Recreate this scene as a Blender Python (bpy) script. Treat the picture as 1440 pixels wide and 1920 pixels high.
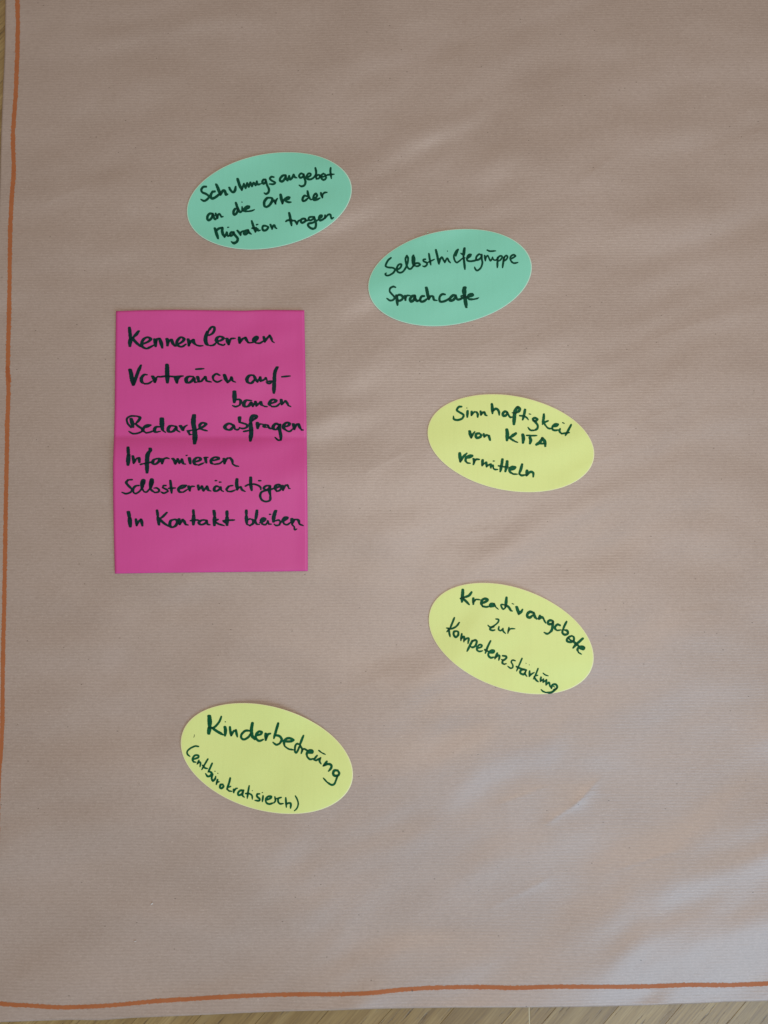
import bpy, bmesh, math, random
import numpy as np

# ------------------------------------------------------------------ clear
for o in list(bpy.data.objects):
    bpy.data.objects.remove(o)
scene = bpy.context.scene
COL = scene.collection
rng = np.random.RandomState(7)
random.seed(7)

# ------------------------------------------------------------------ camera
# phone held about 0.87 m above the sheet, tipped a few degrees off vertical
DIST = 0.87
TILT = math.radians(5.5)
TANV = 0.6654                       # half height of the view / distance
ct, st = math.cos(TILT), math.sin(TILT)
CAM = np.array([0.0, -DIST * st, DIST * ct])
cd = bpy.data.cameras.new("camera")
cam = bpy.data.objects.new("camera", cd)
COL.objects.link(cam)
cam.location = CAM
cam.rotation_euler = (TILT, 0, 0)
cd.sensor_fit = 'VERTICAL'
cd.sensor_height = 36
cd.lens = 18 / TANV
cd.clip_start = 0.01
cd.clip_end = 50
scene.camera = cam

# ------------------------------------------------------------------ light (indoor daylight from a window, plus an added overhead fill)
w = bpy.data.worlds.new("World")
scene.world = w
w.use_nodes = True
bg = w.node_tree.nodes["Background"]
bg.inputs[0].default_value = (1.0, 0.865, 0.775, 1)
bg.inputs[1].default_value = 0.30


def area(name, loc, target, sx, sy, power, col):
    l = bpy.data.lights.new(name, 'AREA')
    l.shape = 'RECTANGLE'
    l.size, l.size_y, l.energy, l.color = sx, sy, power, col
    o = bpy.data.objects.new(name, l)
    COL.objects.link(o)
    o.location = loc
    d = np.array(target) - np.array(loc)
    from mathutils import Vector
    o.rotation_euler = Vector(d).to_track_quat('-Z', 'Y').to_euler()
    return o


area("window_light", (1.30, -1.88, 1.62), (0.25, -0.1, 0), 1.6, 1.6, 44, (0.43, 0.70, 1.0))
area("overhead_fill", (0.30, 0.02, 1.60), (0.2, 0.0, 0), 0.42, 0.42, 10.5, (1.0, 0.885, 0.80))  # added warm lamp overhead, lifts the middle of the sheet above its corners

scene.view_settings.view_transform = 'Standard'
scene.view_settings.look = 'None'
scene.view_settings.exposure = 0.10
scene.view_settings.gamma = 1.0


# ------------------------------------------------------------------ survey: measured positions on the sheet -> metres
def P(px, py):
    """measured photo position -> point (x, y) on the table plane"""
    px = np.asarray(px, float)
    py = np.asarray(py, float)
    u = (px - 720) / 960 * TANV
    v = (960 - py) / 960 * TANV
    dx = u
    dy = v * ct + st
    dz = v * st - ct
    t = -CAM[2] / dz
    return CAM[0] + dx * t, CAM[1] + dy * t


def raise_to(x, y, z):
    """the survey gives points seen against the table plane; this puts them at their true height"""
    k = 1 - np.asarray(z) / CAM[2]
    return CAM[0] + (np.asarray(x) - CAM[0]) * k, CAM[1] + (np.asarray(y) - CAM[1]) * k, z


# ------------------------------------------------------------------ relief of the sheet
WAVES = []
for i in range(46):
    lam = 0.035 * (0.36 / 0.035) ** rng.rand()
    ang = math.radians(90 + rng.normal(15, 18))
    amp = 0.00068 * (lam / 0.1) ** 1.2 * (0.4 + rng.rand())
    WAVES.append((lam, ang, amp, rng.rand() * 6.283))
RIPPLES = []
for i in range(12):
    lam = 0.030 + 0.055 * rng.rand()
    RIPPLES.append((lam, math.radians(90 + rng.normal(9, 7)), 0.000085 * (lam / 0.04) ** 1.4, rng.rand() * 6.283))
CREASES = [  # start, end (photo px), height m, width m
    ((94, 378), (150, 354), 0.0005, 0.006),
    ((1040, 1536), (1092, 1500), 0.0013, 0.010), ((1088, 1502), (1112, 1476), 0.0015, 0.009),
    ((1104, 1488), (1240, 1500), 0.0006, 0.012),
    ((930, 1700), (1010, 1660), 0.0009, 0.012), ((1010, 1478), (950, 1500), 0.0008, 0.014),
    ((1150, 400), (1120, 330), 0.0004, 0.006), ((1162, 216), (1155, 262), 0.0005, 0.005),
    ((1105, 330), (1145, 300), 0.0004, 0.006),
    ((1190, 800), (1260, 770), 0.0005, 0.012), ((1220, 640), (1330, 600), 0.0004, 0.012),
    ((1180, 1625), (1260, 1600), 0.0007, 0.012), ((1230, 1500), (1270, 1497), 0.0007, 0.007),
    ((890, 1000), (915, 995), 0.0006, 0.006), ((700, 880), (760, 850), 0.0004, 0.012),
    ((1270, 1150), (1330, 1146), 0.0004, 0.008), ((620, 1310), (700, 1280), 0.0004, 0.012),
    ((1090, 880), (1160, 850), 0.0004, 0.010), ((60, 1372), (64, 1376), 0.0003, 0.004),
    ((1345, 280), (1420, 250), 0.0004, 0.012), ((930, 640), (1010, 610), 0.0003, 0.01),
]


def relief(x, y):
    x = np.asarray(x, float)
    y = np.asarray(y, float)
    wx = x + 0.03 * np.sin(7 * y + 1.0) + 0.012 * np.sin(17 * x + 11 * y)
    wy = y + 0.03 * np.sin(6 * x + 2.0) + 0.012 * np.sin(15 * x - 9 * y)
    h = np.zeros_like(x)
    for lam, ang, amp, ph in WAVES:
        k = 2 * math.pi / lam
        h = h + amp * np.cos(k * (wx * math.cos(ang) + wy * math.sin(ang)) + ph)
    # stronger buckling to the lower right, calmer to the upper left
    g = 0.66 + 0.36 / (1 + np.exp((y + 0.18) / 0.08)) * (0.55 + 0.6 / (1 + np.exp(-(x - 0.02) / 0.1)))
    h = h * g * 0.39
    for lam, ang, amp, ph in RIPPLES:
        k = 2 * math.pi / lam
        h = h + amp * np.cos(k * (wx * math.cos(ang) + wy * math.sin(ang)) + ph) * (0.4 + 0.6 * np.cos(9 * wx + 5 * wy + ph * 3) ** 2)
    for (a, b, A, wd) in CREASES:
        ax, ay = P(*a)
        bx, by = P(*b)
        L = math.hypot(bx - ax, by - ay)
        ex, ey = (bx - ax) / L, (by - ay) / L
        s = (x - ax) * ex + (y - ay) * ey
        d = -(x - ax) * ey + (y - ay) * ex
        ends = np.exp(-(np.clip(np.abs(s - L / 2) - L / 2, 0, None) / 0.012) ** 2)
        h = h + 1.45 * A * np.exp(-np.abs(d) / wd) * ends * np.where(d > 0, 1.0, 0.75)
    h = 0.0045 + h
    # the sheet settles towards the parquet at its lower and left edge
    return 0.0006 + np.logaddexp(0, (h - 0.0006) / 0.0008) * 0.0008


# ------------------------------------------------------------------ materials
def new_mat(name):
    m = bpy.data.materials.new(name)
    m.use_nodes = True
    nt = m.node_tree
    for n in list(nt.nodes):
        nt.nodes.remove(n)
    out = nt.nodes.new('ShaderNodeOutputMaterial')
    b = nt.nodes.new('ShaderNodeBsdfPrincipled')
    nt.links.new(b.outputs[0], out.inputs[0])
    return m, nt, b


def N(nt, t, **kw):
    n = nt.nodes.new(t)
    for k, v in kw.items():
        setattr(n, k, v)
    return n


def L(nt, a, b):
    nt.links.new(a, b)


def math_node(nt, op, a, b=None, clamp=False):
    n = N(nt, 'ShaderNodeMath', operation=op)
    n.use_clamp = clamp
    for i, v in enumerate((a, b)):
        if v is None:
            continue
        if isinstance(v, (int, float)):
            n.inputs[i].default_value = v
        else:
            L(nt, v, n.inputs[i])
    return n.outputs[0]


def noise(nt, vec, scale, detail=2, rough=0.5, stretch=None, loc=None):
    if stretch or loc:
        mp = N(nt, 'ShaderNodeMapping')
        L(nt, vec, mp.inputs[0])
        if stretch:
            mp.inputs['Scale'].default_value = stretch
        if loc:
            mp.inputs['Location'].default_value = loc
        vec = mp.outputs[0]
    n = N(nt, 'ShaderNodeTexNoise')
    L(nt, vec, n.inputs['Vector'])
    n.inputs['Scale'].default_value = scale
    n.inputs['Detail'].default_value = detail
    n.inputs['Roughness'].default_value = rough
    return n.outputs[0]


def ramp(nt, fac, stops):
    r = N(nt, 'ShaderNodeValToRGB')
    L(nt, fac, r.inputs[0])
    els = r.color_ramp.elements
    while len(els) < len(stops):
        els.new(0.5)
    for e, (p, c) in zip(els, stops):
        e.position = p
        e.color = c if len(c) == 4 else (*c, 1)
    return r.outputs[0]


def mixc(nt, fac, a, b, mode='MIX'):
    n = N(nt, 'ShaderNodeMix', data_type='RGBA', blend_type=mode)
    for s, v in ((n.inputs[0], fac), (n.inputs[6], a), (n.inputs[7], b)):
        if isinstance(v, (int, float)):
            s.default_value = v
        elif isinstance(v, tuple):
            s.default_value = (*v, 1) if len(v) == 3 else v
        else:
            L(nt, v, s)
    return n.outputs[2]


def bump(nt, h, strength, dist, bsdf, prev=None):
    b = N(nt, 'ShaderNodeBump')
    b.inputs['Strength'].default_value = strength
    b.inputs['Distance'].default_value = dist
    L(nt, h, b.inputs['Height'])
    if prev:
        L(nt, prev, b.inputs['Normal'])
    if bsdf:
        L(nt, b.outputs[0], bsdf.inputs['Normal'])
    return b.outputs[0]


def kraft_material():
    m, nt, b = new_mat("kraft_paper")
    tc = N(nt, 'ShaderNodeTexCoord').outputs['Object']
    sp = N(nt, 'ShaderNodeSeparateXYZ')
    L(nt, tc, sp.inputs[0])
    y = sp.outputs[1]
    wob = noise(nt, tc, 14, 2, 0.5)
    ph = math_node(nt, 'ADD', math_node(nt, 'MULTIPLY', y, 2 * math.pi / 0.00315),
                   math_node(nt, 'MULTIPLY', wob, 5.0))
    rib = math_node(nt, 'MULTIPLY', math_node(nt, 'SINE', ph), 0.5)
    brk = noise(nt, tc, 1.0, 3, 0.75, stretch=(110, 260, 1))
    brk = math_node(nt, 'MULTIPLY', math_node(nt, 'SUBTRACT', brk, 0.36, True), 3.4)
    ribv = math_node(nt, 'MULTIPLY', rib, math_node(nt, 'MULTIPLY', brk, 2.0))
    fib = noise(nt, tc, 1.0, 4, 0.75, stretch=(170, 430, 1))
    grain = noise(nt, tc, 620, 3, 0.8)
    cloud = noise(nt, tc, 9, 4, 0.55, stretch=(1, 1.6, 1))
    base = ramp(nt, cloud, [(0.3, (0.340, 0.254, 0.198)), (0.5, (0.364, 0.276, 0.217)), (0.72, (0.386, 0.296, 0.238))])
    c = mixc(nt, math_node(nt, 'MULTIPLY', math_node(nt, 'ADD', ribv, 0.5), 0.17, True), base, (0.56, 0.45, 0.35))
    c = mixc(nt, math_node(nt, 'MULTIPLY', math_node(nt, 'SUBTRACT', fib, 0.45, True), 1.1, True), c, (0.20, 0.135, 0.09))
    c = mixc(nt, math_node(nt, 'MULTIPLY', math_node(nt, 'SUBTRACT', grain, 0.52, True), 1.5, True), c, (0.62, 0.52, 0.42))
    # rare dark and light flecks of fibre
    for sc, thr, colr, k in ((210, 0.035, (0.10, 0.065, 0.04), 0.75), (150, 0.03, (0.56, 0.46, 0.36), 0.35)):
        v = N(nt, 'ShaderNodeTexVoronoi')
        mp = N(nt, 'ShaderNodeMapping')
        mp.inputs['Scale'].default_value = (0.7, 1.2, 1)
        mp.inputs['Location'].default_value = (sc, 0.3, 0)
        L(nt, tc, mp.inputs[0])
        L(nt, mp.outputs[0], v.inputs['Vector'])
        v.inputs['Scale'].default_value = sc
        near = math_node(nt, 'LESS_THAN', v.outputs['Distance'], 0.13)
        cs = N(nt, 'ShaderNodeSeparateColor')
        L(nt, v.outputs['Color'], cs.inputs[0])
        pick = math_node(nt, 'LESS_THAN', cs.outputs[0], thr)
        c = mixc(nt, math_node(nt, 'MULTIPLY', math_node(nt, 'MULTIPLY', near, pick), k), c, colr)
    L(nt, c, b.inputs['Base Color'])
    rr = math_node(nt, 'ADD', math_node(nt, 'MULTIPLY', cloud, 0.10), 0.455)
    L(nt, rr, b.inputs['Roughness'])
    b.inputs['Specular IOR Level'].default_value = 1.0
    n1 = bump(nt, ribv, 0.35, 0.00015, None)
    mid = noise(nt, tc, 55, 4, 0.55, stretch=(0.8, 1.5, 1))
    n2 = bump(nt, mid, 0.35, 0.0009, None, n1)
    bump(nt, fib, 0.35, 0.00012, b, n2)
    return m


def card_material(name, col, col2, edge_tint=None, rough=0.5):
    m, nt, b = new_mat(name)
    tc = N(nt, 'ShaderNodeTexCoord').outputs['Object']
    a = noise(nt, tc, 22, 4, 0.6)
    g = noise(nt, tc, 1300, 3, 0.7)
    s = noise(nt, tc, 1.0, 2, 0.5, stretch=(300, 18, 1))
    c = mixc(nt, math_node(nt, 'MULTIPLY', a, 0.9, True), col, col2)
    c = mixc(nt, math_node(nt, 'MULTIPLY', math_node(nt, 'SUBTRACT', g, 0.45, True), 0.55, True), c,
             tuple(min(1, v * 1.35 + 0.02) for v in col))
    c = mixc(nt, math_node(nt, 'MULTIPLY', math_node(nt, 'SUBTRACT', s, 0.5, True), 0.5, True), c,
             tuple(v * 0.8 for v in col))
    L(nt, c, b.inputs['Base Color'])
    b.inputs['Roughness'].default_value = rough
    b.inputs['Specular IOR Level'].default_value = 0.4
    n1 = bump(nt, a, 0.3, 0.0008, None)
    bump(nt, g, 0.2, 0.00006, b, n1)
    return m


def flat_material(name, col, rough=0.6):
    m, nt, b = new_mat(name)
    tc = N(nt, 'ShaderNodeTexCoord').outputs['Object']
    g = noise(nt, tc, 900, 3, 0.6)
    c = mixc(nt, g, tuple(v * 0.85 for v in col), tuple(min(1, v * 1.12) for v in col))
    L(nt, c, b.inputs['Base Color'])
    b.inputs['Roughness'].default_value = rough
    return m


def ink_material(name, thin, thick, rough=0.55, spec=0.12):
    """marker ink: one pass shows the thinner tone, overlaps and slow ends the denser one"""
    m, nt, b = new_mat(name)
    at = N(nt, 'ShaderNodeAttribute', attribute_name='ink')
    tc = N(nt, 'ShaderNodeTexCoord').outputs['Object']
    g = noise(nt, tc, 420, 3, 0.6)
    g2 = noise(nt, tc, 90, 2, 0.5)
    f = math_node(nt, 'ADD', at.outputs['Fac'], math_node(nt, 'MULTIPLY', math_node(nt, 'SUBTRACT', g2, 0.5), 0.9))
    f = math_node(nt, 'ADD', f, math_node(nt, 'MULTIPLY', math_node(nt, 'SUBTRACT', g, 0.5), 0.5), True)
    L(nt, mixc(nt, f, thin, thick), b.inputs['Base Color'])
    b.inputs['Roughness'].default_value = rough
    b.inputs['Specular IOR Level'].default_value = spec
    return m


def wood_material():
    m, nt, b = new_mat("oiled_oak")
    tc = N(nt, 'ShaderNodeTexCoord').outputs['Object']
    oi = N(nt, 'ShaderNodeObjectInfo')
    cmb = N(nt, 'ShaderNodeCombineXYZ')
    L(nt, math_node(nt, 'MULTIPLY', oi.outputs['Random'], 37.0), cmb.inputs[0])
    L(nt, math_node(nt, 'MULTIPLY', oi.outputs['Random'], 11.0), cmb.inputs[1])
    vv = N(nt, 'ShaderNodeVectorMath', operation='ADD')
    L(nt, tc, vv.inputs[0])
    L(nt, cmb.outputs[0], vv.inputs[1])
    v = vv.outputs[0]
    broad = noise(nt, v, 1.0, 3, 0.55, stretch=(5, 70, 1))
    fine = noise(nt, v, 1.0, 4, 0.7, stretch=(22, 620, 1))
    pores = noise(nt, v, 1.0, 3, 0.6, stretch=(30, 330, 1), loc=(3, 7, 0))
    c = ramp(nt, broad, [(0.25, (0.200, 0.122, 0.038)), (0.5, (0.320, 0.216, 0.078)), (0.75, (0.430, 0.315, 0.135))])
    tone = math_node(nt, 'ADD', math_node(nt, 'MULTIPLY', oi.outputs['Random'], 0.22), 0.86)
    sc = N(nt, 'ShaderNodeVectorMath', operation='SCALE')
    L(nt, c, sc.inputs[0])
    L(nt, tone, sc.inputs['Scale'])
    c = sc.outputs[0]
    c = mixc(nt, math_node(nt, 'MULTIPLY', math_node(nt, 'SUBTRACT', fine, 0.42, True), 2.2, True), c, (0.13, 0.075, 0.030))
    dark = math_node(nt, 'MULTIPLY', math_node(nt, 'SUBTRACT', pores, 0.60, True), 9.0, True)
    c = mixc(nt, math_node(nt, 'MULTIPLY', dark, 0.75), c, (0.055, 0.030, 0.013))
    L(nt, c, b.inputs['Base Color'])
    b.inputs['Roughness'].default_value = 0.42
    b.inputs['Specular IOR Level'].default_value = 0.5
    n1 = bump(nt, fine, 0.3, 0.0002, None)
    bump(nt, math_node(nt, 'SUBTRACT', 1.0, dark), 0.4, 0.0004, b, n1)
    return m


M_KRAFT = kraft_material()
M_GREEN = card_material("mint_green_card", (0.218, 0.625, 0.440), (0.200, 0.580, 0.410))
M_YELLOW = card_material("pale_yellow_card", (0.690, 0.775, 0.262), (0.650, 0.735, 0.243))
M_PINK = card_material("pink_paper", (0.610, 0.068, 0.282), (0.572, 0.062, 0.258), rough=0.48)
M_EDGE_G = flat_material("green_card_cut_edge", (0.52, 0.72, 0.55))
M_EDGE_Y = flat_material("yellow_card_cut_edge", (0.80, 0.78, 0.42))
M_EDGE_P = flat_material("pink_paper_cut_edge", (0.62, 0.22, 0.36))
M_INK_G = ink_material("green_marker_ink", (0.001, 0.110, 0.036), (0.0005, 0.036, 0.013))
M_INK_GD = ink_material("green_marker_ink_dark", (0.001, 0.068, 0.032), (0.0005, 0.024, 0.014))
M_INK_P = ink_material("green_marker_ink_on_pink", (0.003, 0.030, 0.028), (0.0015, 0.010, 0.013), rough=0.55)
M_ORANGE = ink_material("orange_felt_pen", (0.40, 0.140, 0.050), (0.34, 0.100, 0.033), rough=0.6, spec=0.2)
M_WOOD = wood_material()
M_DARK = flat_material("joint_filler_dark", (0.20, 0.135, 0.06))
M_LIGHT = flat_material("joint_filler_pale", (0.50, 0.44, 0.28))
M_CRUMB = flat_material("white_crumb", (0.58, 0.54, 0.49))
M_SPECK = flat_material("pen_dot", (0.05, 0.03, 0.02))


def link(name, mesh, parent=None, mats=(), smooth=True):
    for m in mats:
        mesh.materials.append(m)
    if smooth:
        mesh.polygons.foreach_set('use_smooth', [True] * len(mesh.polygons))
    o = bpy.data.objects.new(name, mesh)
    COL.objects.link(o)
    if parent:
        o.parent = parent
    return o


def tag(o, label=None, cat=None, kind=None, group=None):
    for k, v in (('label', label), ('category', cat), ('kind', kind), ('group', group)):
        if v:
            o[k] = v


# ------------------------------------------------------------------ parquet floor
fm = bpy.data.meshes.new("floor")
fm.from_pydata([(-1.6, -1.7, -0.012), (1.6, -1.7, -0.012), (1.6, 1.7, -0.012), (-1.6, 1.7, -0.012)], [], [(0, 1, 2, 3)])
floor = link("floor", fm, None, [M_DARK], False)
tag(floor, kind='structure')

PW, PL, PT = 0.048, 0.74, 0.011
PANG = math.radians(47)
jx = float(P(993, 1900)[0])


def plank_mesh():
    bm = bmesh.new()
    bmesh.ops.create_cube(bm, size=1)
    for v in bm.verts:
        v.co.x *= PL - 0.0002
        v.co.y *= PW - 0.0002
        v.co.z = v.co.z * PT - PT / 2
    ed = [e for e in bm.edges if all(v.co.z > -0.001 for v in e.verts)]
    bmesh.ops.bevel(bm, geom=ed, offset=0.0002, segments=1, affect='EDGES')
    return bm


bm0 = plank_mesh()
PM = bpy.data.meshes.new("plank")
bm0.to_mesh(PM)
PM.materials.append(M_WOOD)
bm0.free()
ca, sa = math.cos(PANG), math.sin(PANG)
from mathutils import Matrix, Vector
for side in (-1, 1):
    for r in range(-26, 27):
        for q in range(-3, 4):
            lx = (q + (0.37 * r) % 1.0) * PL
            ly = r * PW + (0.017 if side > 0 else 0)
            cx = lx * ca - ly * sa + jx
            cy = lx * sa + ly * ca - 0.55
            # keep the margins the photo (or a step aside) can see
            if not (-0.86 < cx < 0.86 and -1.05 < cy < 0.95):
                continue
            # skip the pieces wholly hidden under the sheet
            ends = [(cx + k * PL / 2 * ca, cy + k * PL / 2 * sa) for k in (-1, 0, 1)]
            if all(-0.36 < ex and -0.46 < ey for ex, ey in ends):
                continue
            ext = PL / 2 * ca + PW / 2 * sa
            if (cx - jx) * side < -ext:
                continue
            me = PM
            if abs(cx - jx) < ext + 0.001:
                bm = plank_mesh()
                mw = Matrix.Translation((cx, cy, 0)) @ Matrix.Rotation(PANG, 4, 'Z')
                inv = mw.inverted()
                pco = inv @ Vector((jx + side * 0.0009, 0, 0))
                pno = (inv.to_3x3() @ Vector((side, 0, 0)))
                res = bmesh.ops.bisect_plane(bm, geom=bm.verts[:] + bm.edges[:] + bm.faces[:], plane_co=pco, plane_no=pno, clear_inner=True)
                ce = [e for e in res['geom_cut'] if isinstance(e, bmesh.types.BMEdge)]
                if ce:
                    try:
                        bmesh.ops.contextual_create(bm, geom=ce)
                    except Exception:
                        pass
                if len(bm.faces) < 4:
                    bm.free()
                    continue
                me = bpy.data.meshes.new("plank")
                bm.to_mesh(me)
                me.materials.append(M_WOOD)
                bm.free()
            o = bpy.data.objects.new("plank", me)
            COL.objects.link(o)
            o.location = (cx, cy, -0.0002 * random.random())
            o.rotation_euler = (0, 0, PANG)
            o.parent = floor
jm = bpy.data.meshes.new("joint_strip")
jm.from_pydata([(jx - 0.0009, -1.1, -0.0009), (jx + 0.0009, -1.1, -0.0009), (jx + 0.0009, -0.3, -0.0009), (jx - 0.0009, -0.3, -0.0009)], [], [(0, 1, 2, 3)])
link("joint_strip", jm, floor, [M_LIGHT], False)

# ------------------------------------------------------------------ kraft paper sheet
LEFT = [(-160, 13.5), (0, 10.2), (60, 9.6), (100, 8.6), (150, 6.2), (200, 4.0), (250, 2.0), (290, 0.8), (330, 0.0), (420, -3),
        (600, -8), (900, -14), (1300, -22), (1700, -24), (2000, -22)]
BOT = [(-40, 1919), (0, 1916.5), (60, 1914.5), (130, 1912.3), (190, 1913), (250, 1908.5), (360, 1904), (460, 1899.2), (530, 1896.3), (620, 1894.6),
       (720, 1891.2), (850, 1889.2), (990, 1889), (1080, 1888.2), (1145, 1887), (1220, 1884.6), (1310, 1881.6), (1320, 1880.8),
       (1345, 1879.6), (1358, 1878.6), (1440, 1877), (1560, 1872), (1700, 1868)]
la, lb = zip(*LEFT)
ba, bb = zip(*BOT)
TOPY, RIGHTX = -190, 1640
NX, NY = 500, 600
tt, ss = np.meshgrid(np.linspace(0, 1, NY + 1), np.linspace(0, 1, NX + 1), indexing='ij')
py0 = TOPY + tt * (1895 - TOPY)
lx = np.interp(py0, la, lb)
PXg = lx + ss * (RIGHTX - lx)
PYg = TOPY + tt * (np.interp(PXg, ba, bb) - TOPY)
gx, gy = P(PXg, PYg)
RAG = np.random.RandomState(3)


def edge_settle(px, py):
    """1 inside the sheet, falling towards 0.15 at the left / lower border; a few spots stay lifted"""
    dl = px - np.interp(py, la, lb)
    db = np.interp(px, ba, bb) - py
    s = 1 - np.exp(-np.clip(dl, 0, None) / 60) + 0.45 * np.exp(-np.clip(db, 0, None) / 32)
    lift = 0.30 * np.exp(-((px - 1340) / 22) ** 2) * np.exp(-db / 12) + 0.3 * np.exp(-((px - 640) / 120) ** 2) * np.exp(-db / 40) \
        + 0.35 * np.exp(-((py - 90) / 90) ** 2) * np.exp(-dl / 30) + 0.2 * np.exp(-((px - 1130) / 120) ** 2) * np.exp(-db / 30)
    return np.clip(0.72 + 0.28 * s + 0.7 * lift, 0, 1.3)


def unP(x, y):
    """table point -> photo position (inverse of P)"""
    X = np.asarray(x, float) - CAM[0]
    Y = np.asarray(y, float) - CAM[1]
    Z = 0 - CAM[2]
    d = -(-Y * st + Z * ct)
    v = (Y * ct + Z * st) / d
    u = X / d
    return 720 + u / TANV * 960, 960 - v / TANV * 960


def sheet_z(x, y):
    px, py = unP(x, y)
    return 0.0004 + relief(x, y) * edge_settle(px, py)


gz = sheet_z(gx, gy)


def grid_mesh(name, X, Y, Z):
    ny, nx = X.shape
    co = np.stack(raise_to(X, Y, Z), -1).reshape(-1, 3)
    idx = np.arange(ny * nx).reshape(ny, nx)
    q = np.stack([idx[1:, :-1], idx[1:, 1:], idx[:-1, 1:], idx[:-1, :-1]], -1).reshape(-1, 4)
    me = bpy.data.meshes.new(name)
    me.vertices.add(len(co))
    me.vertices.foreach_set('co', co.ravel())
    me.loops.add(q.size)
    me.loops.foreach_set('vertex_index', q.ravel())
    me.polygons.add(len(q))
    me.polygons.foreach_set('loop_start', np.arange(0, q.size, 4))
    me.update(calc_edges=True)
    return me


sheet = link("kraft_paper_sheet", grid_mesh("kraft_paper_sheet", gx, gy, gz), None, [M_KRAFT])
tag(sheet, "large brown ribbed kraft paper sheet lying on the wooden floor with orange border lines", "paper")
sol = sheet.modifiers.new("thickness", 'SOLIDIFY')
sol.thickness = 0.00025
sol.offset = -1


# ------------------------------------------------------------------ drawing: marker strokes -> one clean ink film per word
def catmull(pts, sub=7):
    pts = np.array(pts, float)
    if len(pts) < 3:
        t = np.linspace(0, 1, 4)[:, None]
        return pts[0] * (1 - t) + pts[-1] * t if len(pts) == 2 else pts
    p = np.vstack([2 * pts[0] - pts[1], pts, 2 * pts[-1] - pts[-2]])
    out = []
    for i in range(1, len(p) - 2):
        a, b, c, d = p[i - 1], p[i], p[i + 1], p[i + 2]
        # keep sharp turns of the pen sharp
        v1, v2 = b - a, c - b
        v3 = d - c
        k1 = np.dot(v1, v2) / (np.linalg.norm(v1) * np.linalg.norm(v2) + 1e-9)
        k2 = np.dot(v2, v3) / (np.linalg.norm(v2) * np.linalg.norm(v3) + 1e-9)
        m1 = (c - a) * 0.5 if k1 > -0.45 else v2 * 0.6
        m2 = (d - b) * 0.5 if k2 > -0.45 else v2 * 0.6
        ln = np.linalg.norm(v2)
        for m in (m1, m2):
            n = np.linalg.norm(m)
            if n > ln * 1.1:
                m *= ln * 1.1 / n
        for k in range(sub):
            t = k / sub
            h00, h10 = 2 * t ** 3 - 3 * t ** 2 + 1, t ** 3 - 2 * t ** 2 + t
            h01, h11 = -2 * t ** 3 + 3 * t ** 2, t ** 3 - t ** 2
            out.append(h00 * b + h10 * m1 + h01 * c + h11 * m2)
    out.append(pts[-1])
    return np.array(out)


def value_noise(x, y, seed):
    def hsh(i, j):
        s = np.sin(i * 127.1 + j * 311.7 + seed * 17.3) * 43758.5453
        return s - np.floor(s)
    xi, yi = np.floor(x), np.floor(y)
    fx, fy = x - xi, y - yi
    fx, fy = fx * fx * (3 - 2 * fx), fy * fy * (3 - 2 * fy)
    return (hsh(xi, yi) * (1 - fx) + hsh(xi + 1, yi) * fx) * (1 - fy) + (hsh(xi, yi + 1) * (1 - fx) + hsh(xi + 1, yi + 1) * fx) * fy


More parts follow.
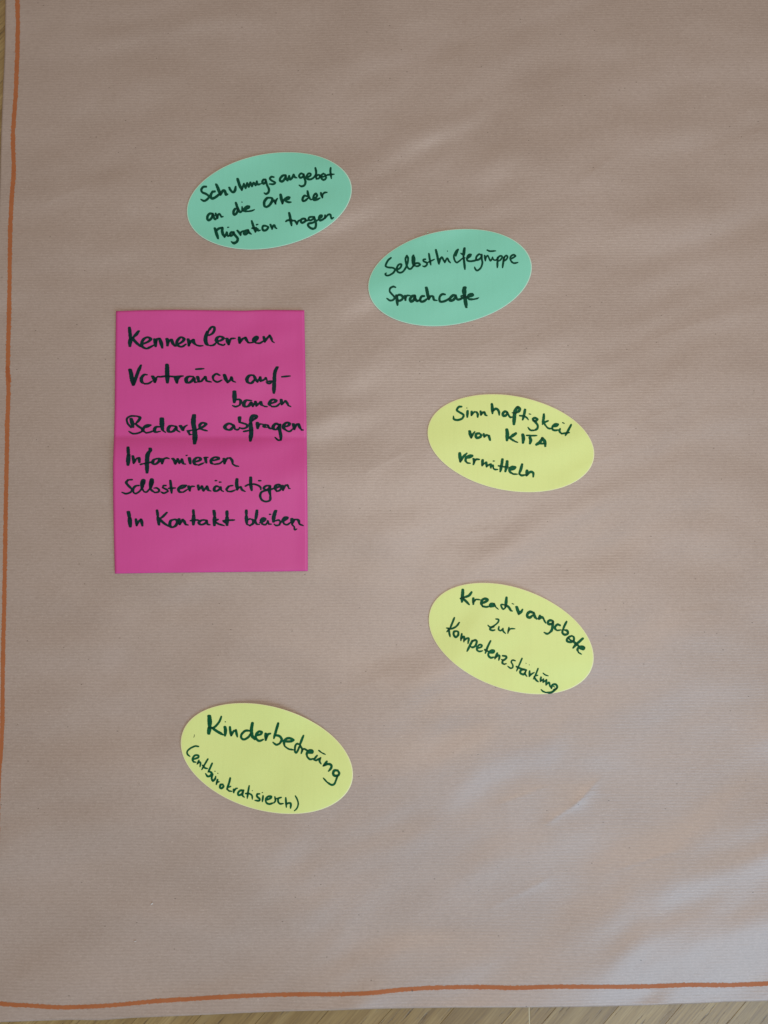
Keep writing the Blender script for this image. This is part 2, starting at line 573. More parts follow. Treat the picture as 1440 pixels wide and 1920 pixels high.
def ink_film(name, strokes, zfun, mat, parent, g=0.55, rough_edge=0.10, off=0.00009, taper=0.82):
    """strokes: list of (points px, (nib a, nib b, angle)) in photo px"""
    allp = np.vstack([s[0] for s in strokes])
    mx = max(max(s[1][0], s[1][1]) for s in strokes) + 2
    x0, y0 = allp.min(0) - mx
    x1, y1 = allp.max(0) + mx
    nx, ny = int((x1 - x0) / g) + 2, int((y1 - y0) / g) + 2
    F = np.full((ny, nx), -9.0)
    cnt = np.zeros((ny, nx))
    for k, (pts, (a, b, ang)) in enumerate(strokes):
        c, s = math.cos(ang), math.sin(ang)
        pp = catmull(pts)
        n = len(pp)
        rad = np.ones(n)
        if n > 3 and taper < 1:
            d = np.concatenate([[0], np.cumsum(np.linalg.norm(np.diff(pp, axis=0), axis=1))])
            tl = max(a, b) * 0.9
            rad = taper + (1 - taper) * np.clip(np.minimum(d / tl, 1), 0, 1)
            rad = np.minimum(rad, 0.62 + 0.38 * np.clip((d[-1] - d) / (tl * 1.1), 0, 1))
        rad = rad * (0.95 + 0.10 * value_noise(np.arange(n) * 0.21, np.zeros(n) + k, 5))
        Fs = {}
        lo = (pp.min(0) - mx - np.array([x0, y0])) / g
        hi = (pp.max(0) + mx - np.array([x0, y0])) / g
        i0, j0 = max(0, int(lo[1])), max(0, int(lo[0]))
        i1, j1 = min(ny, int(hi[1]) + 2), min(nx, int(hi[0]) + 2)
        sub = np.full((i1 - i0, j1 - j0), -9.0)
        for q in range(max(1, n - 1)):
            A = pp[q]
            B = pp[min(q + 1, n - 1)]
            l2 = (np.minimum(A, B) - mx - np.array([x0, y0])) / g
            h2 = (np.maximum(A, B) + mx - np.array([x0, y0])) / g
            a0, b0 = max(i0, int(l2[1])), max(j0, int(l2[0]))
            a1, b1 = min(i1, int(h2[1]) + 2), min(j1, int(h2[0]) + 2)
            yy, xx = np.mgrid[a0:a1, b0:b1]
            X = x0 + xx * g
            Y = y0 + yy * g

            def tr(u, v):
                return (u * c + v * s) / (a / 2), (-u * s + v * c) / (b / 2)
            ax_, ay_ = tr(X - A[0], Y - A[1])
            bx_, by_ = tr(B[0] - A[0], B[1] - A[1])
            L2 = bx_ * bx_ + by_ * by_ + 1e-12
            t = np.clip((ax_ * bx_ + ay_ * by_) / L2, 0, 1)
            dd = np.hypot(ax_ - t * bx_, ay_ - t * by_)
            r = rad[q] * (1 - t) + rad[min(q + 1, n - 1)] * t
            f = r - dd
            blk = sub[a0 - i0:a1 - i0, b0 - j0:b1 - j0]
            np.maximum(blk, f, out=blk)
        cnt[i0:i1, j0:j1] += np.clip(sub * 4 + 0.3, 0, 1)
        F[i0:i1, j0:j1] = np.maximum(F[i0:i1, j0:j1], sub)
    yy, xx = np.mgrid[0:ny, 0:nx]
    X = x0 + xx * g
    Y = y0 + yy * g
    F = F + rough_edge * (value_noise(X * 0.9, Y * 0.9, 2) - 0.5) * 2 * 0.7 + rough_edge * (value_noise(X * 0.35, Y * 0.35, 4) - 0.5)
    F = np.where(np.abs(F) < 1e-4, 1e-4, F)
    ins = F > 0
    code = ins[:-1, :-1] * 1 + ins[:-1, 1:] * 2 + ins[1:, 1:] * 4 + ins[1:, :-1] * 8
    cells = np.argwhere(code > 0)
    verts, load, vid = [], [], {}

    def corner(i, j):
        key = (i, j)
        if key not in vid:
            vid[key] = len(verts)
            verts.append((x0 + j * g, y0 + i * g))
            load.append(cnt[i, j])
        return vid[key]

    def edge(i, j, i2, j2):
        key = (i, j, i2, j2) if (i, j) < (i2, j2) else (i2, j2, i, j)
        if key not in vid:
            f1, f2 = F[key[0], key[1]], F[key[2], key[3]]
            t = f1 / (f1 - f2)
            vid[key] = len(verts)
            verts.append((x0 + (key[1] + t * (key[3] - key[1])) * g, y0 + (key[0] + t * (key[2] - key[0])) * g))
            load.append(cnt[key[0], key[1]] * (1 - t) + cnt[key[2], key[3]] * t)
        return vid[key]
    faces = []
    for i, j in cells:
        cs = [(i, j), (i, j + 1), (i + 1, j + 1), (i + 1, j)]
        poly = []
        for k in range(4):
            a, b = cs[k], cs[(k + 1) % 4]
            if ins[a]:
                poly.append(corner(*a))
            if ins[a] != ins[b]:
                poly.append(edge(a[0], a[1], b[0], b[1]))
        if len(poly) >= 3:
            faces.append(poly[::-1])
    V = np.array(verts)
    wx, wy = P(V[:, 0], V[:, 1])
    wz = zfun(wx, wy) + off
    me = bpy.data.meshes.new(name)
    me.from_pydata(np.stack(raise_to(wx, wy, wz), -1).tolist(), [], faces)
    at = me.attributes.new('ink', 'FLOAT', 'POINT')
    at.data.foreach_set('value', np.clip((np.array(load) - 1) * 0.9 + 0.32, 0, 1))
    me.update()
    if len(me.polygons) and me.polygons[0].normal.z < 0:
        me.flip_normals()
    return link(name, me, parent, [mat])


TILES = {'A': (360, 300, 9), 'B': (500, 300, 9), 'C': (710, 450, 9), 'D': (850, 450, 9),
         'E': (220, 600, 8), 'F': (400, 600, 8), 'G': (220, 770, 8), 'H': (400, 770, 8), 'I': (220, 890, 8), 'J': (400, 890, 8),
         'K': (830, 750, 9), 'L': (940, 750, 9), 'M': (820, 1090, 9), 'N': (950, 1110, 9), 'O': (920, 1170, 9),
         'Q': (340, 1330, 9), 'R': (490, 1340, 9), 'S': (410, 1390, 9)}


BOLD = 1.36


def parse(text, nib, bold=None):
    bold = bold or BOLD
    """'@A x,y x,y; w50 x,y ...' -> strokes in photo px"""
    out = []
    t = None
    for part in text.replace('\n', ' ').split(';'):
        pts = []
        nb = nib
        for tok in part.split():
            if tok[0] == '@':
                t = TILES[tok[1]]
            elif tok[0] == 'w':
                v = float(tok[1:])
                nb = (v, min(nib[1], v), nib[2])
            elif tok[0] == 'r':
                v = float(tok[1:])
                nb = (v, v, 0)
            else:
                a, b = tok.split(',')
                pts.append((t[0] + float(a) / t[2], t[1] + float(b) / t[2]))
        if not pts:
            continue
        if len(pts) == 1:
            pts.append((pts[0][0] + 0.3, pts[0][1] + 0.2))
        out.append((np.array(pts), (bold * nb[0] / t[2], bold * nb[1] / t[2], math.radians(nb[2]))))
    return out


NG = (33, 27, 20)
W_G1 = [
 ("Schulungsangebot", (38, 28, 10), """@A r30 240,450 190,455 158,500 175,545 250,580 285,620 260,660 205,690 150,665;
 r34 385,530 345,540 318,590 325,640 350,650 400,625 445,590 480,560;
 w44 410,410 440,480 480,590; 480,590 510,530 545,510 565,555 572,590 600,575;
 w38 630,465 648,505 690,545 725,515 738,445;
 w42 770,315 785,370 810,440 840,508; r28 840,508 875,400 905,475 930,388 958,452 985,378 1013,442 1040,385 1073,425 1095,362 1110,412 1165,402;
 r30 1235,330 1202,335 1188,370 1208,400 1238,378 1240,330; r30 1242,330 1265,420 1297,490 1290,545 1248,572 1220,558;
 r28 1380,288 1335,285 1315,318 1350,350 1402,380 1375,408 1305,405;
 @B r32 320,255 270,265 228,312 228,350 262,362 300,325 326,265; r30 326,265 328,310 352,345 380,270 395,328 430,300 455,248 475,288 510,300;
 r28 622,245 580,228 547,268 570,300 610,282 625,240; r30 625,240 637,300 655,365 640,422 590,445 550,425;
 r28 690,290 738,262 738,232 702,230 672,282 690,320 745,325 800,290 828,240;
 r30 822,135 835,200 833,260 838,318; r26 838,318 880,310 900,268 872,250 848,270;
 r28 960,228 922,258 925,310 965,335 1002,302 988,250 960,228; r24 895,275 950,282 1010,262;
 r28 1080,132 1076,200 1092,312; r26 1012,256 1070,245 1138,240"""),
 ("an", (34, 28, 10), """@A 350,905 300,905 262,950 262,1002 290,1018 335,970 352,905; 352,905 366,960 390,1002 412,980;
 398,900 415,945 432,985; r26 432,985 440,925 462,910 482,935 495,958 525,955"""),
 ("die", (34, 28, 10), """@A 770,825 730,825 702,870 706,922 740,912 768,865 775,815; w36 740,720 760,785 790,850 812,880 850,855;
 r26 845,790 850,850 870,865; 880,842 955,805 960,782 918,788 882,830 890,862 960,866; r24 950,866 1010,856 1052,838; r20 840,710 848,712"""),
 ("Orte", (36, 28, 10), """@B 60,638 10,642 -38,700 -38,770 -5,792 50,760 92,690 90,645 55,632;
 w40 128,680 150,740; r28 148,740 155,690 182,648;
 w42 235,580 250,660 265,735; r30 265,735 290,675 350,630 385,632 370,655 318,668 328,695 370,712 410,710"""),
 ("der", (32, 27, 10), """@B 680,612 640,602 607,650 612,690 650,685 700,640; w34 690,525 700,585 720,640 748,672;
 r28 765,665 820,642 850,602 832,568 802,590 788,640 800,675 850,668 900,640; r30 915,555 925,595 940,635; r26 940,635 945,585 975,552 1020,546"""),
 ("Migration", (36, 28, 10), """@A w42 387,1152 412,1235 440,1328; r32 415,1190 450,1158 515,1138; w38 515,1138 510,1200 525,1262 550,1300;
 r28 550,1300 588,1222 602,1280 650,1268; r34 705,1218 660,1225 642,1258 662,1278 702,1250; r34 702,1222 722,1265 768,1320 760,1375 710,1403 665,1380; r22 603,1137 622,1134;
 w38 768,1192 792,1220 820,1268; r28 820,1268 828,1222 868,1194; r34 940,1182 892,1202 878,1243 910,1252 945,1215 950,1182; r30 950,1182 965,1225 1000,1250;
 w34 1008,1028 1030,1100 1068,1212; r28 1015,1152 1050,1152 1085,1140; r28 1068,1212 1100,1162 1118,1190 1152,1185; r26 1090,1092 1112,1085;
 r30 1250,1112 1203,1112 1188,1150 1207,1188 1255,1180 1285,1135 1250,1110; w34 1325,1090 1340,1130 1352,1165; r28 1352,1165 1368,1112 1392,1102 1405,1140 1430,1155"""),
 ("tragen", (32, 28, 10), """@B w36 380,892 395,960 420,1108; r28 325,1035 360,1016 430,1022 475,1022; w34 475,1022 495,1050 510,1085; r26 510,1085 530,1035 568,1010;
 r30 645,988 592,998 577,1038 602,1060 648,1032 650,990; 650,990 668,1022 700,1020;
 r28 782,958 722,967 707,1000 740,1018 788,992 803,960; r30 803,960 817,1020 832,1080 822,1140 780,1160 730,1140 697,1100 712,1072 770,1060 830,1032 872,1008;
 r30 882,985 925,962 930,938 897,945 882,985 900,1020 950,1002 982,968; r28 985,930 982,988; r26 982,988 1010,950 1042,922 1075,922 1085,960 1100,988 1130,970"""),
]
W_G2 = [
 ("Selbsthilfegruppe", (26, 25, 0), """@C 207,300 160,342 117,430 150,460 240,470 275,500 250,550 190,590 140,600 110,575 128,558;
 320,500 368,465 383,412 340,415 310,462 310,520 350,550 400,540 445,488 485,400 497,310 477,265 452,320 470,420 510,485 550,480 590,420 605,320 587,260 572,290 572,370 590,440;
 590,440 620,398 670,390 697,415 660,442 610,437; 790,325 760,330 757,357 812,385 812,420 775,447 745,440;
 w28 848,230 862,320 880,420; r22 838,375 880,355 942,325; w32 965,165 990,270 1018,408; r26 1018,400 1040,322 1068,292 1090,330 1115,380; r24 1115,380 1150,312 1165,312 1182,352 1212,385; r20 1160,186 1162,190;
 r24 1303,270 1318,220 1340,160 1308,188 1270,270 1285,345 1318,380 1365,352 1400,318;
 @D w38 190,135 180,200 170,290; w30 172,285 185,390 195,495; r22 128,225 160,250; r22 130,330 170,302 200,300;
 r26 225,315 285,275 298,245 262,250 232,300 240,348 300,358 370,345 400,330; r26 470,252 430,242 387,290 392,335 430,330 470,290 480,245; 480,245 480,320 490,390 462,470 405,515 372,490 360,458;
 w26 528,262 540,350; r22 540,350 552,292 580,262 600,300 625,350 652,320 662,292 677,330 712,340 738,315; r24 572,170 620,188 715,184;
 w28 748,295 745,380 742,465; r24 745,335 765,285 802,267 825,287 800,330 765,358; w28 858,290 842,380 830,468; r24 848,335 865,285 897,262 915,290 890,332 852,358;
 r24 968,322 1020,292 1048,268 1010,250 962,290 972,350 1020,390 1090,380"""),
 ("Sprachcafe", (32, 26, 0), """@C r26 283,797 245,787 197,812 187,868 232,922 268,970 245,1010 190,1020 137,985;
 w40 300,930 310,1010 318,1100; r30 305,950 350,925 402,950 397,1000 350,1025 318,1010; w40 445,940 452,1020; r26 452,995 475,942 530,935;
 r36 610,935 560,952 530,1000 548,1038 592,1010 615,945; r36 615,945 622,1000 650,1028 690,1012;
 r32 770,945 722,955 700,1010 722,1040 770,1030 820,990; w44 805,800 820,880 845,1005; w34 845,1005 872,952 915,952 935,1010 985,1020;
 r30 1120,918 1070,917 1030,962 1030,1028 1070,1042 1140,1020 1190,985; r36 1300,935 1250,938 1200,990 1205,1020 1262,1010 1302,950; r30 1302,940 1325,1000 1370,1000 1405,970;
 @D w62 192,795 182,860 192,940; w50 192,935 205,1040 220,1140; r26 130,950 165,932; r28 125,1000 185,965 245,965;
 r30 245,962 328,935 320,912 272,918 243,960 270,998 350,1000; r22 340,1000 390,990 430,975"""),
]
PK = (44, 22, 0)
W_P = [
 ("Kennenlernen", PK, """@E w40 180,112 190,200 195,300; w52 195,290 190,340 188,398; w46 318,165 280,220 232,268; w40 228,270 270,325 345,400;
 w40 400,355 470,320 500,285 455,258 400,282 367,340 375,400 440,428 500,402 550,375; w46 560,285 572,340 575,400; w36 578,340 595,285 632,275; w44 632,275 655,335 675,420;
 w48 745,280 755,330 752,388; w34 760,340 790,295; w44 812,290 832,350 858,388; w24 858,390 890,390; w38 920,360 980,322 1000,282 955,258 912,292 890,350 920,388 970,400 1030,362;
 w44 1060,285 1075,340 1072,390; w34 1072,375 1110,312 1140,292; w44 1140,292 1152,350 1190,378; w24 1190,380 1235,388 1285,385;
 @F w34 -62,230 -12,200 15,150 12,108 -25,105 -88,180; w46 -85,170 -118,280 -98,365 -45,385; w30 -45,385 5,375 45,335;
 w42 35,305 100,312 150,275 112,248 62,262 45,310 80,358; w30 80,360 150,378 172,360; w48 205,275 218,330 230,372; w36 230,365 245,312 272,272; w22 260,278 330,275;
 w44 388,258 392,300 396,350; w34 396,340 440,282 480,260; w42 480,260 497,300 522,338; w24 520,340 572,342; w38 572,340 622,322 660,275 650,248 617,270 602,310 640,345; w26 640,345 700,347 752,312;
 w40 757,250 765,290 770,330; w28 770,330 810,272 845,228; w34 845,228 865,270 882,318; w20 882,320 915,340"""),
 ("Vertrauen", PK, """@E w50 190,740 210,830 238,980; w42 240,975 280,860 330,730 355,675; w40 440,822 402,820 362,870 367,930 410,958; w24 410,958 470,950 530,912;
 w50 530,842 552,890 562,938; w34 568,930 582,872 605,850; w22 600,850 660,852; w50 745,665 748,800 752,945; w22 640,853 750,842 860,850 990,840;
 w46 872,862 882,900 895,948; w30 898,930 912,880 950,850; w46 1130,848 1062,850 1032,890 1045,938 1100,930 1140,875; w42 1150,865 1160,930; w24 1160,935 1200,932;
 w46 1205,850 1222,928; w32 1222,928 1262,915 1315,850; w42 1318,850 1335,912; w22 1335,915 1410,930; w22 1175,738 1300,730;
 @F w34 92,828 42,808 -5,850 2,900; w26 2,902 60,930 130,900; w46 165,820 188,890 215,940; w30 215,940 252,900 268,858; w38 270,855 288,912; w20 288,915 335,932"""),
 ("auf-", PK, """@F w42 600,828 542,832 505,880 515,932 570,948 615,895; w40 615,845 637,900 662,932; w30 662,932 702,855; w38 702,855 708,920; w28 708,920 755,898 785,865; w36 785,865 802,905;
 w24 795,930 850,918 905,920; w30 810,950 848,952 880,925; w44 960,705 925,780 915,900 908,1100; w22 1025,852 1155,840"""),
 ("bauen", PK, """@F w52 315,1068 318,1150 315,1240; w36 335,1195 390,1192 412,1222 395,1278; w26 395,1278 335,1300 288,1283; w44 560,1208 492,1205 458,1250 470,1298 530,1290 562,1235; w42 570,1235 592,1298;
 w28 592,1298 632,1222; w42 632,1222 645,1290; w28 645,1290 712,1225; w42 712,1225 722,1272 762,1292; w22 762,1295 812,1300;
 w38 865,1252 922,1232 940,1205 892,1192 852,1222 840,1268 880,1298; w26 880,1300 950,1292 1002,1245; w44 1018,1192 1025,1270; w26 1025,1270 1080,1215; w40 1082,1212 1102,1240 1122,1280; w20 1122,1282 1165,1300"""),
 ("Bedarfe", PK, """@G w50 205,118 222,180 235,250; w26 205,252 152,185 145,120 200,82 290,82; w36 290,82 340,102 318,150 272,198; w34 272,198 312,232 368,272 370,312; w24 370,312 300,340 230,343 172,310;
 w36 395,252 450,242 492,217 442,217 402,250 388,300 430,332; w24 430,335 490,322 550,300; w40 640,242 582,245 555,290 572,322 640,310; w60 668,112 668,200 678,290; w28 678,295 722,325;
 w42 860,232 792,228 762,280 778,318 840,308 878,252; w42 880,235 892,290; w24 892,295 940,320; w54 945,225 968,260 985,298; w34 988,285 1005,245 1045,217;
 w58 1150,62 1140,180 1158,300 1165,400 1158,500; w24 1050,303 1090,300 1130,290; w40 1065,320 1082,350; w24 1080,358 1112,358;
 w24 1170,292 1222,275; w40 1222,275 1300,232 1328,198 1272,182 1235,220 1235,262; w22 1240,270 1290,288 1352,303"""),
 ("abfragen", PK, """@H w44 300,218 232,192 175,232 185,272 250,288 300,235; w44 300,215 318,268; w24 318,275 362,286 400,260; w48 395,95 392,170; w32 392,175 450,190 503,212 500,250 440,268 392,252;
 w48 640,110 642,78 602,68 572,110 558,200; w52 558,190 568,320 555,458; w44 640,108 588,150; w24 455,312 520,300 592,290;
 w50 660,178 665,270; w32 672,250 692,205 740,202; w46 815,218 772,212 765,245 812,248; w32 820,222 842,262 890,272;
 w42 988,218 942,192 900,232 905,275 950,280 985,232; w42 998,205 992,270 1010,360 1015,435; w26 1015,440 970,440 925,400;
 w40 1075,242 1130,222 1140,192 1102,177 1060,212 1052,260 1100,300; w26 1100,302 1150,310 1192,272; w42 1200,198 1215,285; w28 1215,280 1250,205 1280,198; w38 1280,198 1295,250 1320,285; w22 1320,290 1352,290"""),
 ("Informieren", PK, """@G w40 160,548 168,680; w52 168,660 160,820; w40 230,678 242,730 245,790; w28 245,790 290,712; w42 325,705 332,778; w24 300,712 325,705; w24 345,806 400,795;
 w50 492,565 495,595 458,650 445,760 445,935; w22 395,795 470,780 545,768; w38 590,720 542,742 532,790 572,802 620,765 630,720 590,716; w44 662,722 672,798; w30 672,790 702,722; w22 695,720 740,710 778,720;
 w48 832,718 860,755 870,800; w30 870,800 905,722; w40 905,722 930,790; w28 930,790 968,725; w38 968,725 985,790 1020,802; w44 1080,708 1095,798; w20 1032,672 1050,669;
 w38 1165,770 1240,742 1245,712 1192,706 1148,750 1162,802 1220,815; w26 1220,817 1300,782; w42 1318,702 1335,785; w22 1300,705 1362,700;
 @H w34 0,748 78,725 70,702 12,702 -35,740 -25,790 20,803; w24 20,805 100,790 140,752; w42 160,718 168,798; w28 170,790 202,722 250,706; w38 250,706 282,750 288,795; w24 288,798 330,825 380,835"""),
 ("Selbstermächtigen", PK, """@G w26 220,1035 162,1038; w34 162,1038 133,1080 172,1130 218,1180; w26 215,1190 200,1222 130,1245 70,1225;
 w34 320,1122 270,1132 235,1180 242,1225; w24 242,1230 280,1243 340,1203 372,1150; w32 372,1150 402,1080 402,1042 377,1042 362,1100 372,1170 400,1212; w24 400,1215 440,1220 492,1162;
 w42 385,1060 382,1150; w32 492,1160 528,1090 528,1032 507,1032 492,1100 502,1180 560,1228; w26 560,1228 612,1220 627,1190 592,1160 550,1162; w42 512,1050 510,1150;
 w26 730,1122 692,1127 682,1155; w30 682,1155 742,1185 762,1210; w22 760,1212 700,1237 655,1220; w34 795,1048 805,1140 815,1238; w22 770,1166 872,1160;
 w34 940,1170 1000,1150 1028,1122 962,1127 918,1170 932,1218 990,1222; w24 990,1222 1050,1182; w40 1070,1132 1087,1205; w24 1087,1200 1105,1142 1160,1135;
 w38 1212,1118 1220,1190; w28 1220,1190 1268,1130; w40 1268,1130 1292,1205; w26 1292,1205 1345,1132; w36 1345,1132 1362,1190 1400,1205;
 @H w34 90,1147 42,1132 12,1170 22,1205 70,1197 108,1150; w34 108,1145 118,1190; w22 118,1195 152,1212; w20 28,1050 55,1050; w24 92,1072 118,1072;
 w26 290,1122 232,1132; w36 232,1132 198,1180 212,1208; w24 212,1210 270,1212 330,1190; w42 355,1022 350,1100 357,1188; w28 357,1188 382,1150 410,1142; w34 410,1142 432,1188 475,1212;
 w40 560,998 560,1100 575,1200; w28 482,1132 520,1112 600,1102 670,1120 708,1150 712,1185; w26 682,1051 715,1051;
 w32 830,1122 782,1132 757,1168 800,1188 850,1152 850,1122; w38 850,1130 842,1200 855,1270; w30 855,1270 850,1340 790,1363 730,1340 702,1280 722,1222 780,1200 870,1178 920,1160;
 w38 940,1162 1000,1132 980,1108 940,1122 927,1170 950,1208; w26 950,1210 1000,1192 1022,1145; w40 1037,1122 1045,1198; w26 1045,1195 1080,1122 1110,1112; w32 1110,1112 1130,1158; w20 1128,1165 1155,1170"""),
 ("In", PK, """@I w48 165,555 185,660; w52 185,650 195,785; w36 278,665 290,768; w28 290,762 322,700 355,668; w40 355,668 367,710 375,770"""),
 ("Kontakt", PK, """@I w36 595,533 610,640; w44 610,640 625,755; w34 742,568 692,620 640,662; w38 640,670 690,720 765,775;
 w38 860,672 802,690 787,750 812,788 870,770 900,712 880,672 850,668; w46 925,662 937,750; w30 940,740 980,675; w42 980,672 1002,700 1022,745; w22 1022,748 1065,755;
 w38 1140,528 1145,620; w48 1145,610 1140,755; w24 1095,690 1185,680 1240,690; w36 1340,685 1272,682 1225,715 1245,748 1300,740 1338,702; w36 1340,695 1350,740; w22 1350,745 1392,752;
 @J w42 8,538 22,640; w50 20,640 15,765; w34 68,672 25,698; w30 25,705 80,740 165,765; w42 205,545 205,640; w50 205,640 205,762; w22 145,692 220,685 320,680; w28 152,702 192,732"""),
 ("bleiben", PK, """@J w38 495,533 495,620; w44 495,620 500,730; w26 500,742 550,765; w34 550,765 597,730 597,682 550,662; w26 550,662 512,680;
 w38 655,533 645,620 630,690; w30 630,690 650,740 690,747; w38 705,722 760,692 775,662 742,652 717,690 732,738; w26 732,742 782,750 812,712; w34 815,692 828,738; w22 828,742 872,742; w22 842,595 864,595;
 w46 935,538 907,630 902,712; w28 930,692 980,682 1010,710; w34 1010,710 992,752; w26 992,755 940,762 912,742;
 w36 1045,700 1102,662 1110,642 1070,642 1042,690 1060,738; w26 1060,740 1110,750 1162,712; w44 1178,660 1182,738; w30 1187,730 1222,672; w38 1222,672 1272,680 1290,738; w22 1290,742 1350,765;
 w26 1180,750 1213,780; w24 1213,780 1222,825 1252,815"""),
]
W_Y1 = [
 ("Sinnhaftigkeit", (36, 30, 0), """@K r30 320,112 272,118 240,170 290,210 352,252 330,310 260,338 192,325 182,275; w38 420,185 415,290; r20 405,135 412,136;
 w36 490,195 485,262; r28 485,258 530,205 572,203; w38 575,205 592,240 590,290; w36 640,190 647,258; r28 647,252 682,205 705,208; r36 705,208 722,250 745,262;
 w42 830,65 837,140 840,228; r34 845,185 890,150 925,158 950,200 955,252; r36 1090,205 1050,195 1015,230 1025,265 1068,258 1090,215; r28 1092,205 1110,250 1140,290 1182,286;
 r40 1272,118 1300,145 1290,185 1245,215; r24 1240,222 1172,215; w52 1262,118 1222,185 1210,280 1202,415;
 @L w40 400,160 385,245 360,335; r26 310,265 385,272 430,300 455,333; r18 470,235 500,242;
 r32 612,322 570,303 535,315 545,348 590,350 618,325; r32 545,348 592,392 615,440 600,490 550,513; r26 550,513 490,508 450,462;
 w36 718,238 712,320 695,412; r28 788,352 742,372 728,398 765,455; r26 765,455 800,480 855,482; r30 860,448 935,438 958,412 912,408 868,442 862,490 900,513 965,505;
 r30 992,488 982,530 1020,568; r20 1035,382 1065,396; w34 1178,418 1130,510 1082,600; r28 1015,568 1080,560 1150,550"""),
 ("von", (38, 30, 0), """@K w46 455,525 465,580 482,638; r30 482,638 512,575 542,535; r36 620,562 572,572 558,610 578,638 628,628 648,592 620,562; w36 692,572 702,628; r32 702,618 742,592 778,602; w44 778,602 800,680"""),
 ("KITA", (44, 34, 0), """@K w50 1082,495 1092,580 1085,685; r42 1235,565 1180,602 1122,640; r30 1122,635 1182,675 1225,700; r24 1220,700 1268,715; w52 1352,580 1362,650 1355,728;
 @L r26 425,597 510,602 600,600; w52 482,635 497,680 482,738; r42 592,752 650,712 690,645; r46 692,645 732,700 742,778; r32 655,735 735,735"""),
 ("vermitteln", (38, 30, 0), """@K w46 288,895 292,960 298,1040; r34 298,1040 350,955 408,900; r34 395,975 460,965 498,942 460,938 402,970 387,1020 412,1060; r26 412,1062 465,1068; w40 522,992 532,1040 518,1090; r30 530,1045 562,1003 620,1003;
 w44 675,1012 668,1110; r30 672,1095 712,1062; w40 735,1052 742,1128; r28 745,1120 792,1082; w40 810,1082 815,1148; w36 848,1100 855,1150; r26 855,1152 882,1172 930,1172; r18 852,1030 878,1030;
 w42 1008,998 998,1080 972,1210; w46 1088,1030 1082,1110 1058,1210; r24 940,1110 1012,1125 1115,1132; r32 1140,1182 1208,1160 1228,1135 1172,1127 1128,1160 1132,1210 1188,1248; r26 1188,1250 1262,1252;
 w40 1342,1082 1322,1160 1292,1245; r30 1292,1250 1335,1272 1405,1262; @L w44 432,1188 425,1280; r34 432,1270 470,1225 512,1212 540,1240 538,1295"""),
]
W_Y2 = [
 ("Kreativangebote", (40, 32, 0), """@M w44 430,140 425,240 415,350; r34 578,182 530,242 442,275; r36 442,275 390,290; r34 440,295 490,342 538,392; w40 608,285 608,388; r32 615,342 652,305; r22 650,303 725,312;
 r34 752,372 818,342 848,312 805,292 758,317 740,370 762,418; r28 762,422 830,432 885,422; r44 955,385 912,385 895,415 950,420; r30 958,382 985,432; r20 985,435 1032,472;
 w40 1168,272 1158,370 1148,440; r24 1148,445 1112,470 1080,425 1080,392 1140,398; r34 1145,400 1200,430 1240,490 1262,500; r16 1262,375 1292,386;
 @N w48 168,250 187,310 203,372; r38 205,370 240,340 268,295; r38 440,348 392,335 350,372 350,415 392,430 440,392; r38 458,352 472,410 508,455;
 w40 562,400 540,458; r40 548,452 592,425 622,448; r26 622,450 640,490 660,525; r34 782,492 732,477 698,502 705,538 752,540 782,512; r36 785,500 775,570 762,640 722,690; r30 722,690 680,705 632,682;
 r32 900,562 860,548 822,580 817,620 852,648; r26 852,650 915,640; r32 1010,502 980,562 945,640; r32 945,640 942,690 982,722 1030,702 1022,655 970,640;
 r30 1100,740 1052,760 1017,800 1022,832 1080,845 1130,822 1132,765 1100,738; r24 1040,770 1075,810 1130,835; r36 1285,785 1212,850 1175,880; r40 1175,880 1122,942; r34 1120,825 1165,870 1222,915;
 r32 1225,945 1290,965 1308,940 1270,920 1222,932 1195,970 1212,1018; r24 1212,1020 1262,1050"""),
 ("zur", (24, 22, 0), """@M 990,635 1033,645 1025,690 970,740 900,778; r20 855,742 885,768 960,765; r26 955,768 902,785 890,812 930,828 972,820; 1040,765 1035,812 1070,832 1108,795; r24 1108,795 1112,840 1150,880;
 1208,778 1190,878; 1195,850 1232,803 1310,800"""),
 ("Kompetenzstärkung", (28, 26, 0), """@M 287,615 250,710 215,790; 215,790 162,852; 370,695 320,760 235,800 155,788; 192,800 202,870 215,935; r30 320,840 282,850 277,900 310,942 350,910 352,855 318,837;
 w30 412,885 397,1000; 402,970 440,932 455,940 447,1022; 450,1000 500,962 530,965 518,1050; w34 592,1000 552,1080 502,1180; r30 592,1012 640,992 665,1020 640,1090 592,1115 562,1100;
 670,1130 738,1110 750,1078 712,1070 672,1110 672,1160 710,1183 765,1172; w30 898,1005 852,1100 810,1215; r32 800,1155 862,1182; r30 872,1202 940,1202 958,1172 912,1165 872,1200 862,1250 900,1288 955,1280;
 w32 1012,1210 972,1308; 980,1290 1030,1247 1050,1262 1037,1332; r28 1102,1255 1158,1265 1165,1293 1122,1328 1085,1320; r30 1105,1335 1098,1378 1130,1400; r24 1128,1400 1165,1390;
 @O r22 415,620 372,610 347,640 372,690 370,735 332,745 288,712; r24 530,580 482,690 437,795; r28 435,720 500,750 560,768; r30 602,778 540,768 498,800 512,838 560,848 592,802; r24 597,782 582,840 612,885;
 r14 597,662 598,668; r14 652,688 654,693; w28 657,795 652,885; r24 652,885 682,850 735,818; r24 800,750 762,850 720,930; r22 795,865 742,880; r28 735,892 760,938 802,975; r20 885,830 920,858 972,876;
 w30 850,898 837,972; r20 837,972 890,930; w30 890,930 885,985; r20 885,985 940,942; w30 940,942 935,1028; r24 935,1028 985,985 1000,1045 1030,1082;
 r28 1025,1085 1042,1030 1090,1017 1123,1050 1110,1090 1060,1110; r16 1060,1050 1085,1068; r30 1110,1090 1060,1132 1008,1158 932,1155; r22 932,1155 885,1138 850,1105"""),
]
